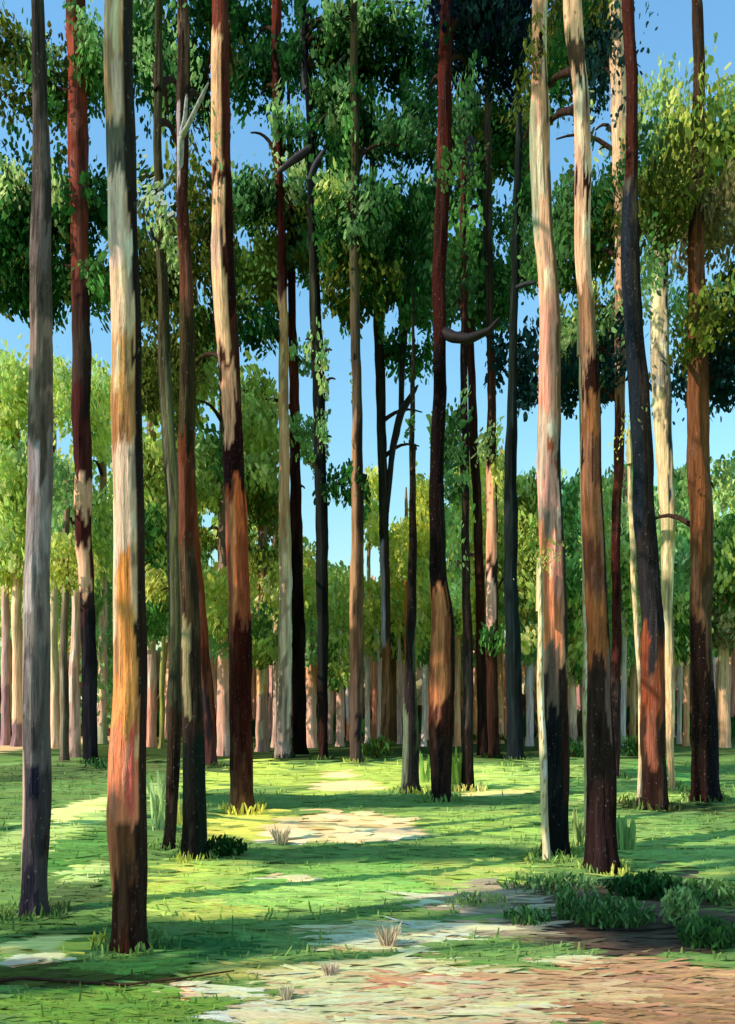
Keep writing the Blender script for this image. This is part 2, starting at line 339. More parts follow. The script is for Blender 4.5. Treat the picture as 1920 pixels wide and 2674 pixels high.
for (x, y, rx, ry, h) in GP:
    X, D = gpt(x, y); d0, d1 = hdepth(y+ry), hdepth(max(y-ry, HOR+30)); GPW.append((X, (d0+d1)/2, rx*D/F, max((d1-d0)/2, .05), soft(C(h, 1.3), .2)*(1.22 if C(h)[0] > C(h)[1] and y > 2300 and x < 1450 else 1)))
def ground_col(X, Y, wob=1.0):
    p = np.stack([X*1.3, Y*1.3, X*0], 1); n1 = vnoise(p, 5)-.5; n2 = vnoise(p*3.1, 6)-.5; n3 = vnoise(p*np.array([.25, 4.0, 1]), 8)-.5
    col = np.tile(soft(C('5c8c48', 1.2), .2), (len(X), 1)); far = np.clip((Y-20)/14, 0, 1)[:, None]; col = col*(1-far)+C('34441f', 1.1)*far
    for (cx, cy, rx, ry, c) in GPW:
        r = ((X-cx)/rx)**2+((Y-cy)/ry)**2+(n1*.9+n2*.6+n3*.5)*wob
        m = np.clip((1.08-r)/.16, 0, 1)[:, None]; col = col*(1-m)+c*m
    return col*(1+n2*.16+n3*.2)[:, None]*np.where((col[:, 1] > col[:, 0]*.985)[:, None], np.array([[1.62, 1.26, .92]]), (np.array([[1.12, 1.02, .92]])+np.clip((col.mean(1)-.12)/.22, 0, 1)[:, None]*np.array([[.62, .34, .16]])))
def ground_z(X, Y):
    p = np.stack([X*.35, Y*.35, X*0], 1)
    return (vnoise(p, 11)-.5)*.06+(vnoise(p*5, 12)-.5)*.025
def ground_grid(xs, ys, name, parent=None):
    Xg, Yg = np.meshgrid(xs, ys); X, Y = Xg.ravel(), Yg.ravel(); z = ground_z(X, Y)
    V = np.stack([X, Y, z], 1); idx = np.arange(len(X)).reshape(Xg.shape)
    Fc = np.stack([idx[:-1, :-1], idx[:-1, 1:], idx[1:, 1:], idx[1:, :-1]], -1).reshape(-1, 4)
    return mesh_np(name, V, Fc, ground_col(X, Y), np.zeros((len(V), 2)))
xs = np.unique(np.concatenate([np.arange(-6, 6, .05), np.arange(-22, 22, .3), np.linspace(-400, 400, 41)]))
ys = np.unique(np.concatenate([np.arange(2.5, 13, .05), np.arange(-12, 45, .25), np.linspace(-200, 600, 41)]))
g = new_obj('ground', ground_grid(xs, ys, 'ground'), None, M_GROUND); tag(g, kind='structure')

# grass: short leaning strokes of blades and broad flattened swathes
def lay(n, x0, x1, y0, y1, lpx=26, wpx=5, flat=False, name='grass', seedcol=None, keepf=None, jit=.08):
    x = rng.uniform(x0, x1, n); y = rng.uniform(y0, y1, n); D = EYE*F/(y-HOR); X = (x-CX)*D/F; Y = D
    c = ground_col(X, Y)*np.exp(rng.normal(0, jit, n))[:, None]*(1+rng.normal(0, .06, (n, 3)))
    green = c[:, 1] > c[:, 0]*1.12
    m = green if keepf is None else keepf(c, green); x, y, X, Y, c = x[m], y[m], X[m], Y[m], c[m]; n = len(X)
    s = D[m]/F; sz = np.exp(rng.normal(0, .3, n))
    if flat:
        a = rng.normal(0, .22, n); L_ = np.stack([np.cos(a), np.sin(a), rng.normal(0, .05, n)], 1); Nn = np.stack([rng.normal(0, .12, n), rng.normal(-.35, .2, n), np.ones(n)], 1)
        Wd = np.cross(Nn, L_); Wd /= np.linalg.norm(Wd, axis=1)[:, None]; Nn = np.cross(L_, Wd)
        return dabs(np.stack([X, Y, ground_z(X, Y)+.012+.01*rng.random(n)], 1), L_*(lpx*s*sz)[:, None], Wd*(wpx*s*sz)[:, None], Nn, c, 6, 4, .2, .07)
    L_, Wd, Nn = frames(n, .35, .3, 1.0)
    h = lpx*s*sz
    return dabs(np.stack([X, Y, ground_z(X, Y)+h*.7], 1), L_*h[:, None], Wd*(wpx*s)[:, None], Nn, c, 3, 4, .3, .2)
sets = [lay(11000, -250, 2170, 2125, 2720, 50, 4.5, True), lay(5000, -150, 2070, 1985, 2140, 50, 4, True), lay(9000, -200, 2120, 2000, 2700, 7, 1.6), lay(1500, -200, 2120, 2380, 2720, 14, 3)]
V, Fq, c, uv = merge(sets)
o = new_obj('grass', mesh_np('grass', V, Fq, c, uv), None, M_GRASS); tag(o, kind='stuff', label='short sunlit grass with darker green strokes across the forest floor', cat='grass')
sandk = lambda c, g: (~g) & (c.sum(1) > .18)
sets = [lay(2800, 560, 2050, 2320, 2720, 70, 5, True, keepf=sandk, jit=.14), lay(500, 400, 1400, 2100, 2420, 34, 8, True, keepf=sandk, jit=.12), lay(300, -50, 900, 2480, 2720, 40, 9, True, keepf=sandk, jit=.12)]
V, Fq, c, uv = merge(sets)
o = new_obj('sandy_litter', mesh_np('sandy_litter', V, Fq, c, uv), None, M_PAINTY); tag(o, kind='stuff', label='ochre sand and dry needle litter in the bare clearing', cat='ground litter')

# ------------------------------------------------------------------ main pines (photo x, y, width)
BR = '5c2418'; DKR = '3c1810'; PEA = 'ecbc90'; TAN = 'c8a47c'; ORG = 'cc7c34'
PG = 'tall pines standing in the grass clearing'
T = tree
T('a', 'pine_tree', 'dark grey brown pine at the left edge with a blue black foot', 'pine tree',
  [(99,0,34),(100,260,40),(104,700,58),(106,1100,66),(104,1400,68),(101,1700,72),(96,2100,74),(88,2391,66)],
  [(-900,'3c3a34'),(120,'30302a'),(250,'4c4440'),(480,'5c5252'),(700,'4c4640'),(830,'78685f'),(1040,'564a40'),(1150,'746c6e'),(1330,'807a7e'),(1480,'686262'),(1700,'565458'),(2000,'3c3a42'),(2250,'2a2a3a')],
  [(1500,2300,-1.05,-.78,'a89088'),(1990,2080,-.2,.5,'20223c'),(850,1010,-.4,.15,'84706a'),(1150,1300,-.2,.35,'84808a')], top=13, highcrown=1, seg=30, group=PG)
T('b', 'pine_tree', 'reddish brown pine with a navy foot, between the grey pine and the pale barked pine', 'pine tree',
  [(200,0,56),(204,430,58),(210,700,48),(211,1000,52),(220,1400,46),(226,1560,42),(234,1750,42),(236,1986,40)],
  [(-900,'4c2c1c'),(70,'7a3420'),(260,'6c2c1c'),(700,'4c2420'),(800,'42302a'),(980,'4c2020'),(1400,'542824'),(1560,'3c2c34'),(1600,'24242e')],
  [(1258,1345,-1.1,1.1,'ecb894',1.4),(1425,1555,-1.1,.9,'ecb894',1.4)], d=21,
  masses=[(-30,105,300,300,'OLD',.9,{'cover':1.7,'mix':G['DK2']}),(-30,430,300,830,'DK2',1.2,{'cover':1.7,'mix':G['OLV']}),(-30,115,85,290,'OLV',.6,{'mix':G['OLD']}),(-30,440,70,560,'SAGE',.2),(110,140,178,215,'SAGE2',.3),(112,235,182,315,'MID',.3),(222,115,288,275,'MID',.3),(225,125,285,210,'SAGE2',.1),
          (-30,515,190,820,'DK2',.8,{'cover':3.2}),(118,470,168,550,'SAGE',-.3),(232,470,290,600,'DK2',.5),(140,640,192,780,'SAGE',.8,{'cover':1.2}),(232,690,292,810,'MID',.5),(180,500,240,640,'DK2',.4)], top=27, group=PG, seg=18)
T('c', 'pine_tree', 'pale peach barked pine with an orange lower trunk, foremost of the left pines', 'pine tree',
  [(314,0,78),(318,350,76),(322,700,82),(326,1000,82),(333,1400,84),(338,1700,92),(335,2000,104),(337,2150,104),(344,2300,96),(341,2480,84)],
  [(-900,'c8a880'),(0,'cca478'),(100,'c89868'),(345,'5a5a50'),(470,'d0ac94'),(700,'c8a888'),(870,'bc905c'),(1000,'94683c'),(1165,'c0a088'),(1460,'b08860'),(1560,'d08c44'),(1760,'d08040'),(1900,'c87048'),(2150,'5c3820'),(2300,'482818')],
  [(-50,500,.52,1.1,'34302c'),(500,1300,.72,1.1,'2c2420'),(190,350,-.2,.5,'d8b8a4'),(470,700,-.75,.35,'dcbcac',1.15),(700,880,-.8,.5,'dcbc98',1.15),(900,1100,-.2,.2,'c08c48'),(1170,1460,-.6,.4,'d0b098'),  # dark right edge strips are the shaded side, painted in
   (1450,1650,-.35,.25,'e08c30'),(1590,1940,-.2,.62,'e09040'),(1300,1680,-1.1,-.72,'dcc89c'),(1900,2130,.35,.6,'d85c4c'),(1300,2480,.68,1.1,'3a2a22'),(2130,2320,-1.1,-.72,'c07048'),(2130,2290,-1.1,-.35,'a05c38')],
  top=15, highcrown=1.2, seg=44, group=PG)
T('d', 'pine_tree', 'dark olive green thin pine directly right of the pale barked pine', 'pine tree',
  [(410,-20,18),(414,400,24),(422,700,30),(434,1000,36),(456,1300,42),(458,1700,42),(452,2000,38),(443,2215,30)],
  [(-900,'3c3c24'),(400,'444024'),(900,'4c5038'),(1300,'4a5234'),(1700,'3c4030'),(1850,'382c20'),(2100,'201c18')],
  [(1200,1700,-1.1,-.55,'1c2420'),(1000,1400,.2,.8,'5c6440')], top=11,
  masses=[(350,75,408,165,'DK2',1),(345,80,392,165,'SAGE2',.5),(345,155,455,265,'DK',1.4,{'cover':3}),(410,85,470,160,'SAGE2',.9)],
  branches=[([(415,480,14),(392,500,12),(355,560,6)],'5c6c54',-.3),([(455,440,6),(440,478,9),(412,500,11)],'4c5c48',-.1),([(418,650,14),(400,620,12),(380,560,9)],'22283a',-.2)], group=PG, seg=26)
T('e', 'pine_tree', 'brown pine with a forked grey branch high up, beside the olive green thin pine', 'pine tree',
  [(475,20,32),(474,250,38),(477,500,32),(486,700,36),(490,1000,46),(490,1400,46),(496,1700,60),(504,2000,66),(508,2245,70)],
  [(-900,'4c3828'),(40,'6a5048'),(90,'3c2c20'),(260,'4c2414'),(640,'5a3420'),(800,'42381c'),(1150,'5c2c14'),(1420,'4c3c28'),(1650,'3c3024'),(1900,'342c28'),(2150,'281c14')],
  [(1640,1880,-.6,.2,'847c58'),(280,480,-.7,0,'8c8488'),(1900,2220,.4,1.1,'1c2c24')], top=12,
  masses=[(480,150,520,205,'SAGE2',.6),(415,575,465,665,'SAGE',.7)],
  branches=[([(470,470,16),(472,360,18),(490,330,13),(545,215,8)],'8c8884',-.35),([(472,360,14),(483,310,10),(488,245,6)],'a0a0a8',-.35)], group=PG, seg=30)
T('f', 'pine_tree', 'curving rust brown pine with speckled bark, second trunk left of the sun dappled pine', 'pine tree',
  [(488,1120,34),(494,1300,40),(510,1500,42),(528,1700,46),(545,1850,40),(552,1990,30)],
  [(-900,'5c2c18'),(1100,'6c3018'),(1700,'54281a'),(1900,'4c2c30')], [(1800,1920,-.4,.4,'302830'),(1400,1500,-.4,.6,'843c1c')], d=20, top=22,
  masses=[(352,930,500,1500,'OLT',3,{'cover':2.6,'mix':G['OLV'],'size':1.2}),(345,1330,430,1650,'MID',2.5,{'cover':2.4}),(372,1490,425,1570,'LIME',.8)], group=PG, seg=18)
T('g', 'pine_tree', 'dark red pine with bright peach sun dapples painted all up its trunk', 'pine tree',
  [(576,0,44),(575,250,54),(579,450,56),(584,700,66),(591,900,62),(606,1100,56),(620,1400,64),(628,1700,64),(633,2000,68),(634,2125,62)],
  [(-900,'5c2818'),(0,'642814'),(440,'441408'),(700,'5a2818'),(940,'3c100c'),(1180,'341418'),(1270,'8c3c18'),(1600,'441408'),(1750,'3c140c'),(1920,'4c3420'),(2080,'604428')],
  [(95,440,-1.1,.42,'f0bc88',1.5),(490,640,-.8,.42,'e8b88c',1.5),(630,725,-1.0,.0,'a88c78',1.4),(722,925,-1.1,.5,'f0be90',1.5),(955,1040,-.3,.7,'c89470',1.4),(985,1150,-.85,.3,'dc9c78',1.5),
   (1260,1400,.1,.9,'c85c20'),(1300,1600,-.5,.1,'b06c3c'),(1400,1620,.0,.7,'8c4420')], top=15,
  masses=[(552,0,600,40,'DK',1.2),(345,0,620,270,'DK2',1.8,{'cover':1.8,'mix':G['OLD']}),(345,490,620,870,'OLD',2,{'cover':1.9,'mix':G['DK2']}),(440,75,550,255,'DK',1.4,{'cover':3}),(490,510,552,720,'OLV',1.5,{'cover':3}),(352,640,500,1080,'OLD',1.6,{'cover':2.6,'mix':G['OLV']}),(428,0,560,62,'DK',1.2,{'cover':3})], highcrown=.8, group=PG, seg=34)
T('h', 'pine_tree', 'slender ochre pine with a small fork of bark at head height of its crown', 'pine tree',
  [(722,-10,28),(724,300,26),(730,480,22),(738,680,24),(741,1000,30),(744,1400,34),(744,1700,38),(740,1950,42)],
  [(-900,'5c2414'),(100,'441810'),(300,'541c14'),(700,'5a2c20'),(775,'cc9858'),(1080,'c09468'),(1400,'b09878'),(1600,'948470'),(1850,'9c8c80')],
  [(765,900,-1,.6,'dca068',1.4),(1500,1900,.6,1.1,'d8d4c0',1.3)], d=24, top=27,
  masses=[(595,-20,820,245,'DK2',1.5,{'cover':1.9,'mix':G['DK']}),(600,400,830,720,'MID2',1.5,{'cover':1.8,'mix':G['OLV']}),(595,-10,720,95,'DK',.8,{'cover':3.2}),(600,145,745,242,'DK',.8,{'cover':3.4}),(612,330,705,400,'SAGE',-.3),(700,298,800,365,'SAGE2',-.3),(740,345,810,400,'DK2',.3),(608,462,720,580,'SAGE2',.2,{'mix':G['DK2']}),
          (640,490,740,580,'DK',.5),(600,610,735,830,'OLV',1.2,{'mix':G['OLT'],'cover':2.6}),(616,820,722,905,'DK2',.2,{'cover':3}),(690,860,720,890,'SAGE2',-.2),(735,460,800,500,'SAGE',.2)], group=PG, seg=16)
T('i', 'pine_tree', 'black trunked pine pressed close behind the slender ochre pine', 'pine tree',
  [(758,600,18),(764,850,24),(768,1000,28),(774,1400,34),(780,1700,38),(782,1965,42)],
  [(-900,'4c1c14'),(900,'54241c'),(1150,'341814'),(1400,'1c1410'),(1900,'14100c')], d=25.5, top=24,
  masses=[(760,905,812,960,'SAGE2',.4),(768,1100,830,1208,'SAGE2',.4),(772,1228,815,1305,'DK2',.4),(745,470,845,700,'DK2',.8,{'cover':2.6}),(640,1005,662,1060,'DK2',.6)], group=PG, seg=16)
T('j', 'pine_tree', 'blue black pine bearing two crossed dead grey branches in its upper half', 'pine tree',
  [(800,180,20),(810,300,22),(815,500,26),(820,700,30),(832,1000,36),(841,1400,36),(843,1700,32),(843,1990,24)],
  [(-900,'14181c'),(500,'1c2018'),(620,'2c3020'),(950,'161c1c'),(1400,'1c2424'),(1750,'241c1a'),(1900,'3c241c')], d=22.5, top=26,
  masses=[(775,0,850,60,'DK2',.2),(740,95,880,210,'DK',.6,{'cover':3.4}),(840,60,1140,200,'DK',.9,{'cover':3.6}),(820,40,900,100,'SAGE2',-.3),(905,40,970,105,'SAGE2',-.3),(830,110,870,150,'MID',-.2),
          (1020,0,1150,45,'SAGE2',-.2),(900,25,990,60,'MID',0),(880,0,1020,60,'MID',.3),(805,215,870,270,'MID',-.1),(830,240,925,350,'MID2',.4,{'mix':G['DK2']}),(865,280,925,340,'SAGE2',-.3),(800,330,850,400,'DK2',.3),
          (840,890,895,955,'SAGE2',-.2),(838,955,915,1040,'SAGE',-.2),(838,1110,895,1185,'SAGE2',-.2),(850,1225,955,1310,'DK2',0),(785,880,815,910,'SAGE',-.2),(785,1180,815,1240,'MID',0)],
  branches=[([(812,386,22),(770,415,20),(724,452,10)],'3c3034',-.3),([(810,470,18),(825,430,18),(848,390,9)],'302c34',-.4),([(802,240,24),(792,120,20),(787,-20,18)],'141810',.3),([(848,200,4),(880,170,8),(903,140,5)],'3c4440',-.2)], group=PG, seg=16)
T('k', 'pine_tree', 'straight olive brown pine with a midnight blue streak at its foot', 'pine tree',
  [(925,150,24),(928,400,26),(925,700,30),(932,1000,28),(934,1300,34),(932,1700,42),(930,1992,34)],
  [(-900,'3c3c20'),(450,'44442c'),(800,'4a4030'),(1100,'3c3028'),(1400,'5c4834'),(1700,'4c4038')],
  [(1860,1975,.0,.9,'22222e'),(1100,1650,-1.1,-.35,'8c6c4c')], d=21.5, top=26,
  masses=[(820,170,1150,860,'DK2',1.8,{'cover':1.9,'mix':G['MID2']}),(860,230,1130,480,'DK',1.2,{'cover':2.6,'mix':G['DK2']}),(975,340,1130,400,'MID2',.2),(830,480,1040,700,'DK2',1,{'cover':3.2,'mix':G['MID']}),(835,470,920,560,'OLT',.3,{'mix':G['SAGE2']}),(905,360,940,410,'MID',.1),
          (900,520,1010,660,'MID2',.2,{'mix':G['SAGE2']}),(850,680,1040,830,'OLV',1.1,{'cover':2.8,'mix':G['DK2']}),(935,1240,955,1340,'MID',.1),(925,235,960,270,'DK2',.2)], group=PG, seg=16)
T('l', 'pine_tree', 'narrow dark olive pine with a black limb forking up to the right at mid height', 'pine tree',
  [(975,560,20),(985,800,24),(994,1000,28),(1004,1400,28),(1010,1700,26),(1004,1925,26)],
  [(-900,'2c2c1c'),(900,'30302a'),(1400,'3c3028'),(1700,'6c4824')], [(1420,1700,-1.1,-.3,'8c8c9c')], d=26.5, top=29,
  masses=[(985,400,1130,620,'SAGE2',.6,{'mix':G['OLT'],'cover':1.7,'size':1.1}),(1000,440,1110,560,'MID',-.4),(1010,600,1130,850,'DK2',1.2,{'cover':2.6,'mix':G['OLV']}),(1000,830,1130,980,'DK2',1.0,{'cover':2.6}),(1068,1115,1125,1205,'SAGE2',.2),
          (1085,1020,1125,1110,'SAGE',.4,{'cover':1}),(1090,555,1135,660,'OLT',0),(1000,700,1030,900,'SAGE2',.2)],
  branches=[([(1008,1340,16),(1026,1170,16),(1048,1075,20),(1092,1005,10)],'1c1812',-.3),([(1048,1080,14),(1050,950,16),(1068,700,18),(1092,590,16),(1120,500,7)],'181810',-.3)], group=PG, seg=14)
T('m', 'pine_tree', 'short greyish black pole pine just left of the thick black and rust pine', 'pine tree',
  [(1078,1010,13),(1078,1300,18),(1076,1500,26),(1072,1750,28),(1073,1850,42),(1072,2075,50)],
  [(-900,'2c2c1c'),(1300,'241c14'),(1500,'24221c'),(1750,'342c30'),(1900,'30302c')], [(1650,1950,.5,1.1,'445038'),(1850,2060,-1.1,-.5,'50604c')], d=14, top=9.5, group=PG, seg=22,
  masses=[(1060,1120,1120,1200,'MID',.3,{'cover':1.2})])
T('n', 'pine_tree', 'thick black and rust red pine near the middle with a boat shaped dead limb', 'pine tree',
  [(1166,30,38),(1160,430,42),(1148,700,40),(1148,1000,36),(1142,1200,40),(1142,1500,46),(1156,1620,66),(1152,1900,70),(1152,2100,50)],
  [(-900,'4c1c14'),(60,'541e10'),(420,'441810'),(700,'3c1410'),(900,'180c0a'),(1540,'7c4828'),(1820,'4c2418'),(1920,'342420'),(2050,'241c18')],
  [(1560,1840,-.7,.3,'a0683c'),(1450,2050,.72,1.1,'241410'),(1300,1530,.3,1.1,'20201a')], top=14.5,
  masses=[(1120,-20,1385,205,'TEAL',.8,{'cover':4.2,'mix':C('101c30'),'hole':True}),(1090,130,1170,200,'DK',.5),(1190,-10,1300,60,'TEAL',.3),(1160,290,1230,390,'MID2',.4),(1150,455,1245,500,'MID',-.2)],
  branches=[([(1150,862,30),(1180,880,30),(1225,885,26),(1280,862,16),(1306,828,6)],'1c1618',-.6)], group=PG, seg=28)
T('o', 'pine_tree', 'thin dark brown pole pine standing immediately right of the thick black and rust pine', 'pine tree',
  [(1212,400,18),(1212,1000,20),(1218,1500,24),(1222,1750,30),(1222,2076,34)],
  [(-900,'4c2418'),(800,'30201c'),(1300,'3c3028'),(1700,'3c3028'),(1950,'2c241c')], [(1740,1900,-.6,.6,'4a4038')], d=14.5, top=15,
  masses=[(1165,540,1235,760,'MID',.5,{'cover':2.6}),(1150,700,1235,830,'MID2',.5),(1155,1060,1210,1300,'MID2',.4,{'cover':2.8,'mix':G['SAGE2']}),(1148,1290,1215,1600,'SAGE2',1.2,{'mix':G['OLT']})], group=PG, seg=18)
T('p', 'pine_tree', 'slim rust red pine with a long slate grey limb bending along its upper trunk', 'pine tree',
  [(1213,100,20),(1216,500,22),(1228,900,20),(1236,1100,28),(1250,1400,26),(1256,1700,28),(1262,1955,34)],
  [(-900,'5c2414'),(600,'4c2014'),(1080,'302018'),(1400,'3c1c14'),(1700,'34241c')], (), d=25, top=29,
  masses=[(1150,270,1400,860,'MID2',1.4,{'cover':1.8,'mix':G['DK2']}),(1185,275,1385,500,'DK2',.8,{'cover':3.4,'mix':G['OLV']}),(1230,500,1290,560,'MID',.3),(1225,620,1290,840,'MID2',.6,{'mix':G['DK2'],'cover':2.8}),(1205,1180,1262,1660,'LOL',3.5,{'cover':2.6,'size':1.2})],
  branches=[([(1206,660,18),(1214,560,20),(1222,430,30),(1232,355,26)],'302c34',-.7),([(1230,280,22),(1228,160,22)],'343c40',-.8),([(1228,160,20),(1205,140,26),(1168,122,14)],'3c4448',-.8),([(1238,265,10),(1262,230,12),(1314,160,14),(1378,158,10)],'50605c',-.9)], group=PG, seg=16)
T('q', 'pine_tree', 'dark pine with pinkish sun patches painted on, just left of the blue green black pine', 'pine tree',
  [(1274,350,20),(1274,600,24),(1282,900,22),(1284,1100,26),(1285,1400,34),(1285,1700,34),(1290,1950,34)],
  [(-900,'3c3424'),(900,'4c2c1c'),(1100,'3c2c20'),(1680,'40281c')],
  [(1205,1470,-1.1,.7,'d89c78',1.5),(1500,1640,-1.1,.7,'c09484',1.5)], d=24, top=28,
  masses=[(1255,640,1345,835,'DK2',.8,{'cover':3,'mix':G['MID']}),(1286,870,1322,1005,'TEAL',.3,{'cover':3}),(1256,1130,1282,1200,'SAGE',-.2),(1292,1190,1318,1290,'LIME',-.2),(1265,1640,1305,1700,'MID',-.5)], group=PG, seg=16)
T('r', 'pine_tree', 'blue green black pine left of the salmon barked pine', 'pine tree',
  [(1354,380,20),(1346,700,22),(1338,1000,26),(1335,1200,36),(1334,1500,42),(1342,1750,44),(1348,1985,46)],
  [(-900,'1c2c28'),(600,'1c2822'),(1000,'182828'),(1500,'1a2c30'),(1850,'1c2830')], (), d=22, top=27,
  masses=[(1330,430,1385,560,'DK2',.4,{'cover':2.6}),(1335,515,1390,700,'MID2',.5,{'cover':2.8}),(1350,700,1400,745,'MID',.2),(1350,855,1402,1062,'TEAL',.4,{'cover':3.4}),(1345,1255,1410,1690,'OLT',5,{'cover':2.6,'size':1.2,'mix':G['OLV']})],
  branches=[([(1345,752,10),(1372,742,14),(1402,737,8)],'2c2c30',-.3)], group=PG, seg=16)
T('s', 'pine_tree', 'salmon and peach barked pine with a blue black foot', 'pine tree',
  [(1406,0,42),(1407,170,40),(1411,300,58),(1420,600,54),(1432,700,56),(1436,1000,62),(1436,1200,66),(1440,1400,70),(1446,1700,72),(1450,1900,78),(1454,2235,66)],
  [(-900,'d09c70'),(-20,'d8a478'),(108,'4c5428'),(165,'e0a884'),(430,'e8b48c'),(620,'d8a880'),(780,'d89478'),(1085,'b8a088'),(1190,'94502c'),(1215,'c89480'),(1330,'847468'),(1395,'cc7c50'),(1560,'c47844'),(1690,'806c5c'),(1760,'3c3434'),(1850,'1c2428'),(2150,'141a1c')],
  [(280,640,-1.1,-.55,'8c9074'),(430,1150,.5,1.1,'6a5438'),(1150,1700,.55,1.1,'38342c'),(1230,1330,-.5,.6,'d89888',1.35),(1400,1540,-.3,.6,'dc9484',1.35),(1540,1690,-.7,.3,'d88458',1.35),(1750,2100,.3,1.1,'3c281e'),(800,1080,-.8,.2,'dc9880',1.3)],  # dark strips along the right edge paint in its shaded side
  top=13, masses=[(1370,100,1432,175,'OLV',-.25,{'cover':2})], highcrown=1, seg=40, group=PG)
T('t', 'pine_tree', 'foremost right pine, dark brown with peach upper bark and orange brown plates', 'pine tree',
  [(1492,-10,50),(1496,110,52),(1506,190,40),(1516,250,42),(1524,430,46),(1526,700,46),(1535,800,46),(1542,1000,50),(1548,1300,58),(1556,1500,60),(1560,1800,66),(1566,2000,82),(1574,2275,84)],
  [(-900,'dcac80'),(0,'e4b488'),(130,'4c3c2c'),(192,'ecb890'),(430,'401c10'),(500,'e8b890'),(745,'7c5c40'),(930,'38180c'),(1058,'6c4424'),(1155,'2c140c'),(1250,'7c5030'),(1400,'5c3420'),(1540,'7c4820'),(1730,'3c2c24'),(2050,'2c1c1c')],
  [(500,560,.15,.6,'3c2418'),(740,930,-.7,.3,'8c6848'),(1545,1720,-.5,.5,'8c5428'),(1560,1680,.15,.35,'d07828',1.4),(900,1400,.6,1.1,'2c1410'),(1250,2270,.7,1.1,'2a1612'),(1700,1960,.4,.75,'6c5450'),(1050,1150,-.5,.6,'7c5028')],  # right edge darks are painted shade
  top=12.5, highcrown=1, seg=40, group=PG,
  masses=[(1425,-20,1490,120,'OLD',1.6,{'cover':3}),(1425,100,1500,215,'DK2',1.5,{'cover':3.4})])
T('u', 'pine_tree', 'light tan stemmed pine with dark red lower trunk behind the foremost right pine', 'pine tree',
  [(1610,0,42),(1614,300,44),(1622,480,42),(1624,700,36),(1620,1000,30),(1612,1300,26),(1609,1500,24),(1612,1700,26),(1604,1995,26)],
  [(-900,'c4a880'),(0,'c8ac84'),(450,'b89474'),(760,'8c6c54'),(1060,'5c2c20'),(1300,'4c1c18'),(1750,'443030')],
  [(-50,400,-.1,.1,'a88c70'),(720,800,-1,-.4,'d09870')], d=16.5, top=18,
  masses=[(1425,-30,1620,240,'OLD',1.1,{'cover':2,'mix':G['DK2']}),(1425,480,1625,1050,'MID2',1.1,{'cover':1.9,'mix':G['OLV']}),(1495,-30,1600,130,'OLV',.5,{'cover':3.2,'mix':G['OLD']}),(1530,80,1600,250,'TEAL',.3,{'cover':3.4}),(1430,312,1488,378,'MID2',.2),(1530,280,1602,345,'SAGE',.3),(1535,335,1604,428,'DK2',.1,{'cover':2.6}),(1430,490,1500,745,'MID2',.6,{'cover':3.2,'mix':G['MID']}),
          (1535,480,1610,690,'OLV',.5,{'cover':3.4,'mix':G['DK2']}),(1440,828,1512,940,'SAGE',.6),(1438,925,1512,1055,'TEAL',.4,{'cover':3.6}),(1556,785,1612,905,'SAGE2',.6),(1562,885,1612,1060,'TEAL',.4,{'cover':3.6})], group=PG, seg=26)
T('v', 'pine_tree', 'massive slate black pine with a speckled rust brown band above its dark foot', 'pine tree',
  [(1640,0,34),(1652,250,30),(1652,480,36),(1645,600,48),(1650,800,50),(1664,1000,54),(1678,1200,58),(1690,1400,62),(1702,1560,60),(1704,1700,66),(1706,1850,70),(1710,2122,66)],
  [(-900,'3c1c14'),(0,'4c241a'),(460,'3c3c34'),(560,'2c2c2a'),(900,'342c28'),(1300,'302c2a'),(1450,'2c2c30'),(1645,'74381c'),(1860,'443020'),(2000,'34201a')],
  [(500,1400,-1.1,-.25,'202c38'),(1680,1860,.1,.8,'844424')], top=14,
  masses=[(1650,92,1718,215,'TEAL',.3,{'cover':3.8}),(1650,335,1702,465,'MID2',.4),(1655,460,1795,610,'OLV',.8,{'cover':3.2,'mix':G['OLD']}),(1665,600,1705,820,'SAGE2',1,{'cover':1.6})], highcrown=.6, group=PG, seg=34)
T('w', 'pine_tree', 'cream and slate two toned thin pine, hooked at its top, on the right side', 'pine tree',
  [(1702,525,22),(1718,545,34),(1724,640,46),(1724,900,54),(1732,1100,48),(1738,1300,44),(1744,1500,32),(1748,1800,26),(1756,2058,16)],
  [(-900,'5c645c'),(560,'4c5c54'),(620,'d8cc9c'),(930,'7c8078'),(1045,'d8c494'),(1350,'b0a878'),(1700,'d4b480'),(2000,'e0ac74')], (),
  d=14.2, top=12.2, right=(.0,'28333c',560,1340), masses=[(1695,470,1795,620,'OLV',.4,{'cover':2,'mix':G['MID']}),(1655,228,1800,335,'SAGE',1.5,{'cover':2.4,'tilt':.15}),(1758,690,1792,960,'SAGE2',1),(1755,930,1795,1045,'TEAL',.9,{'cover':3})], group=PG, seg=30)
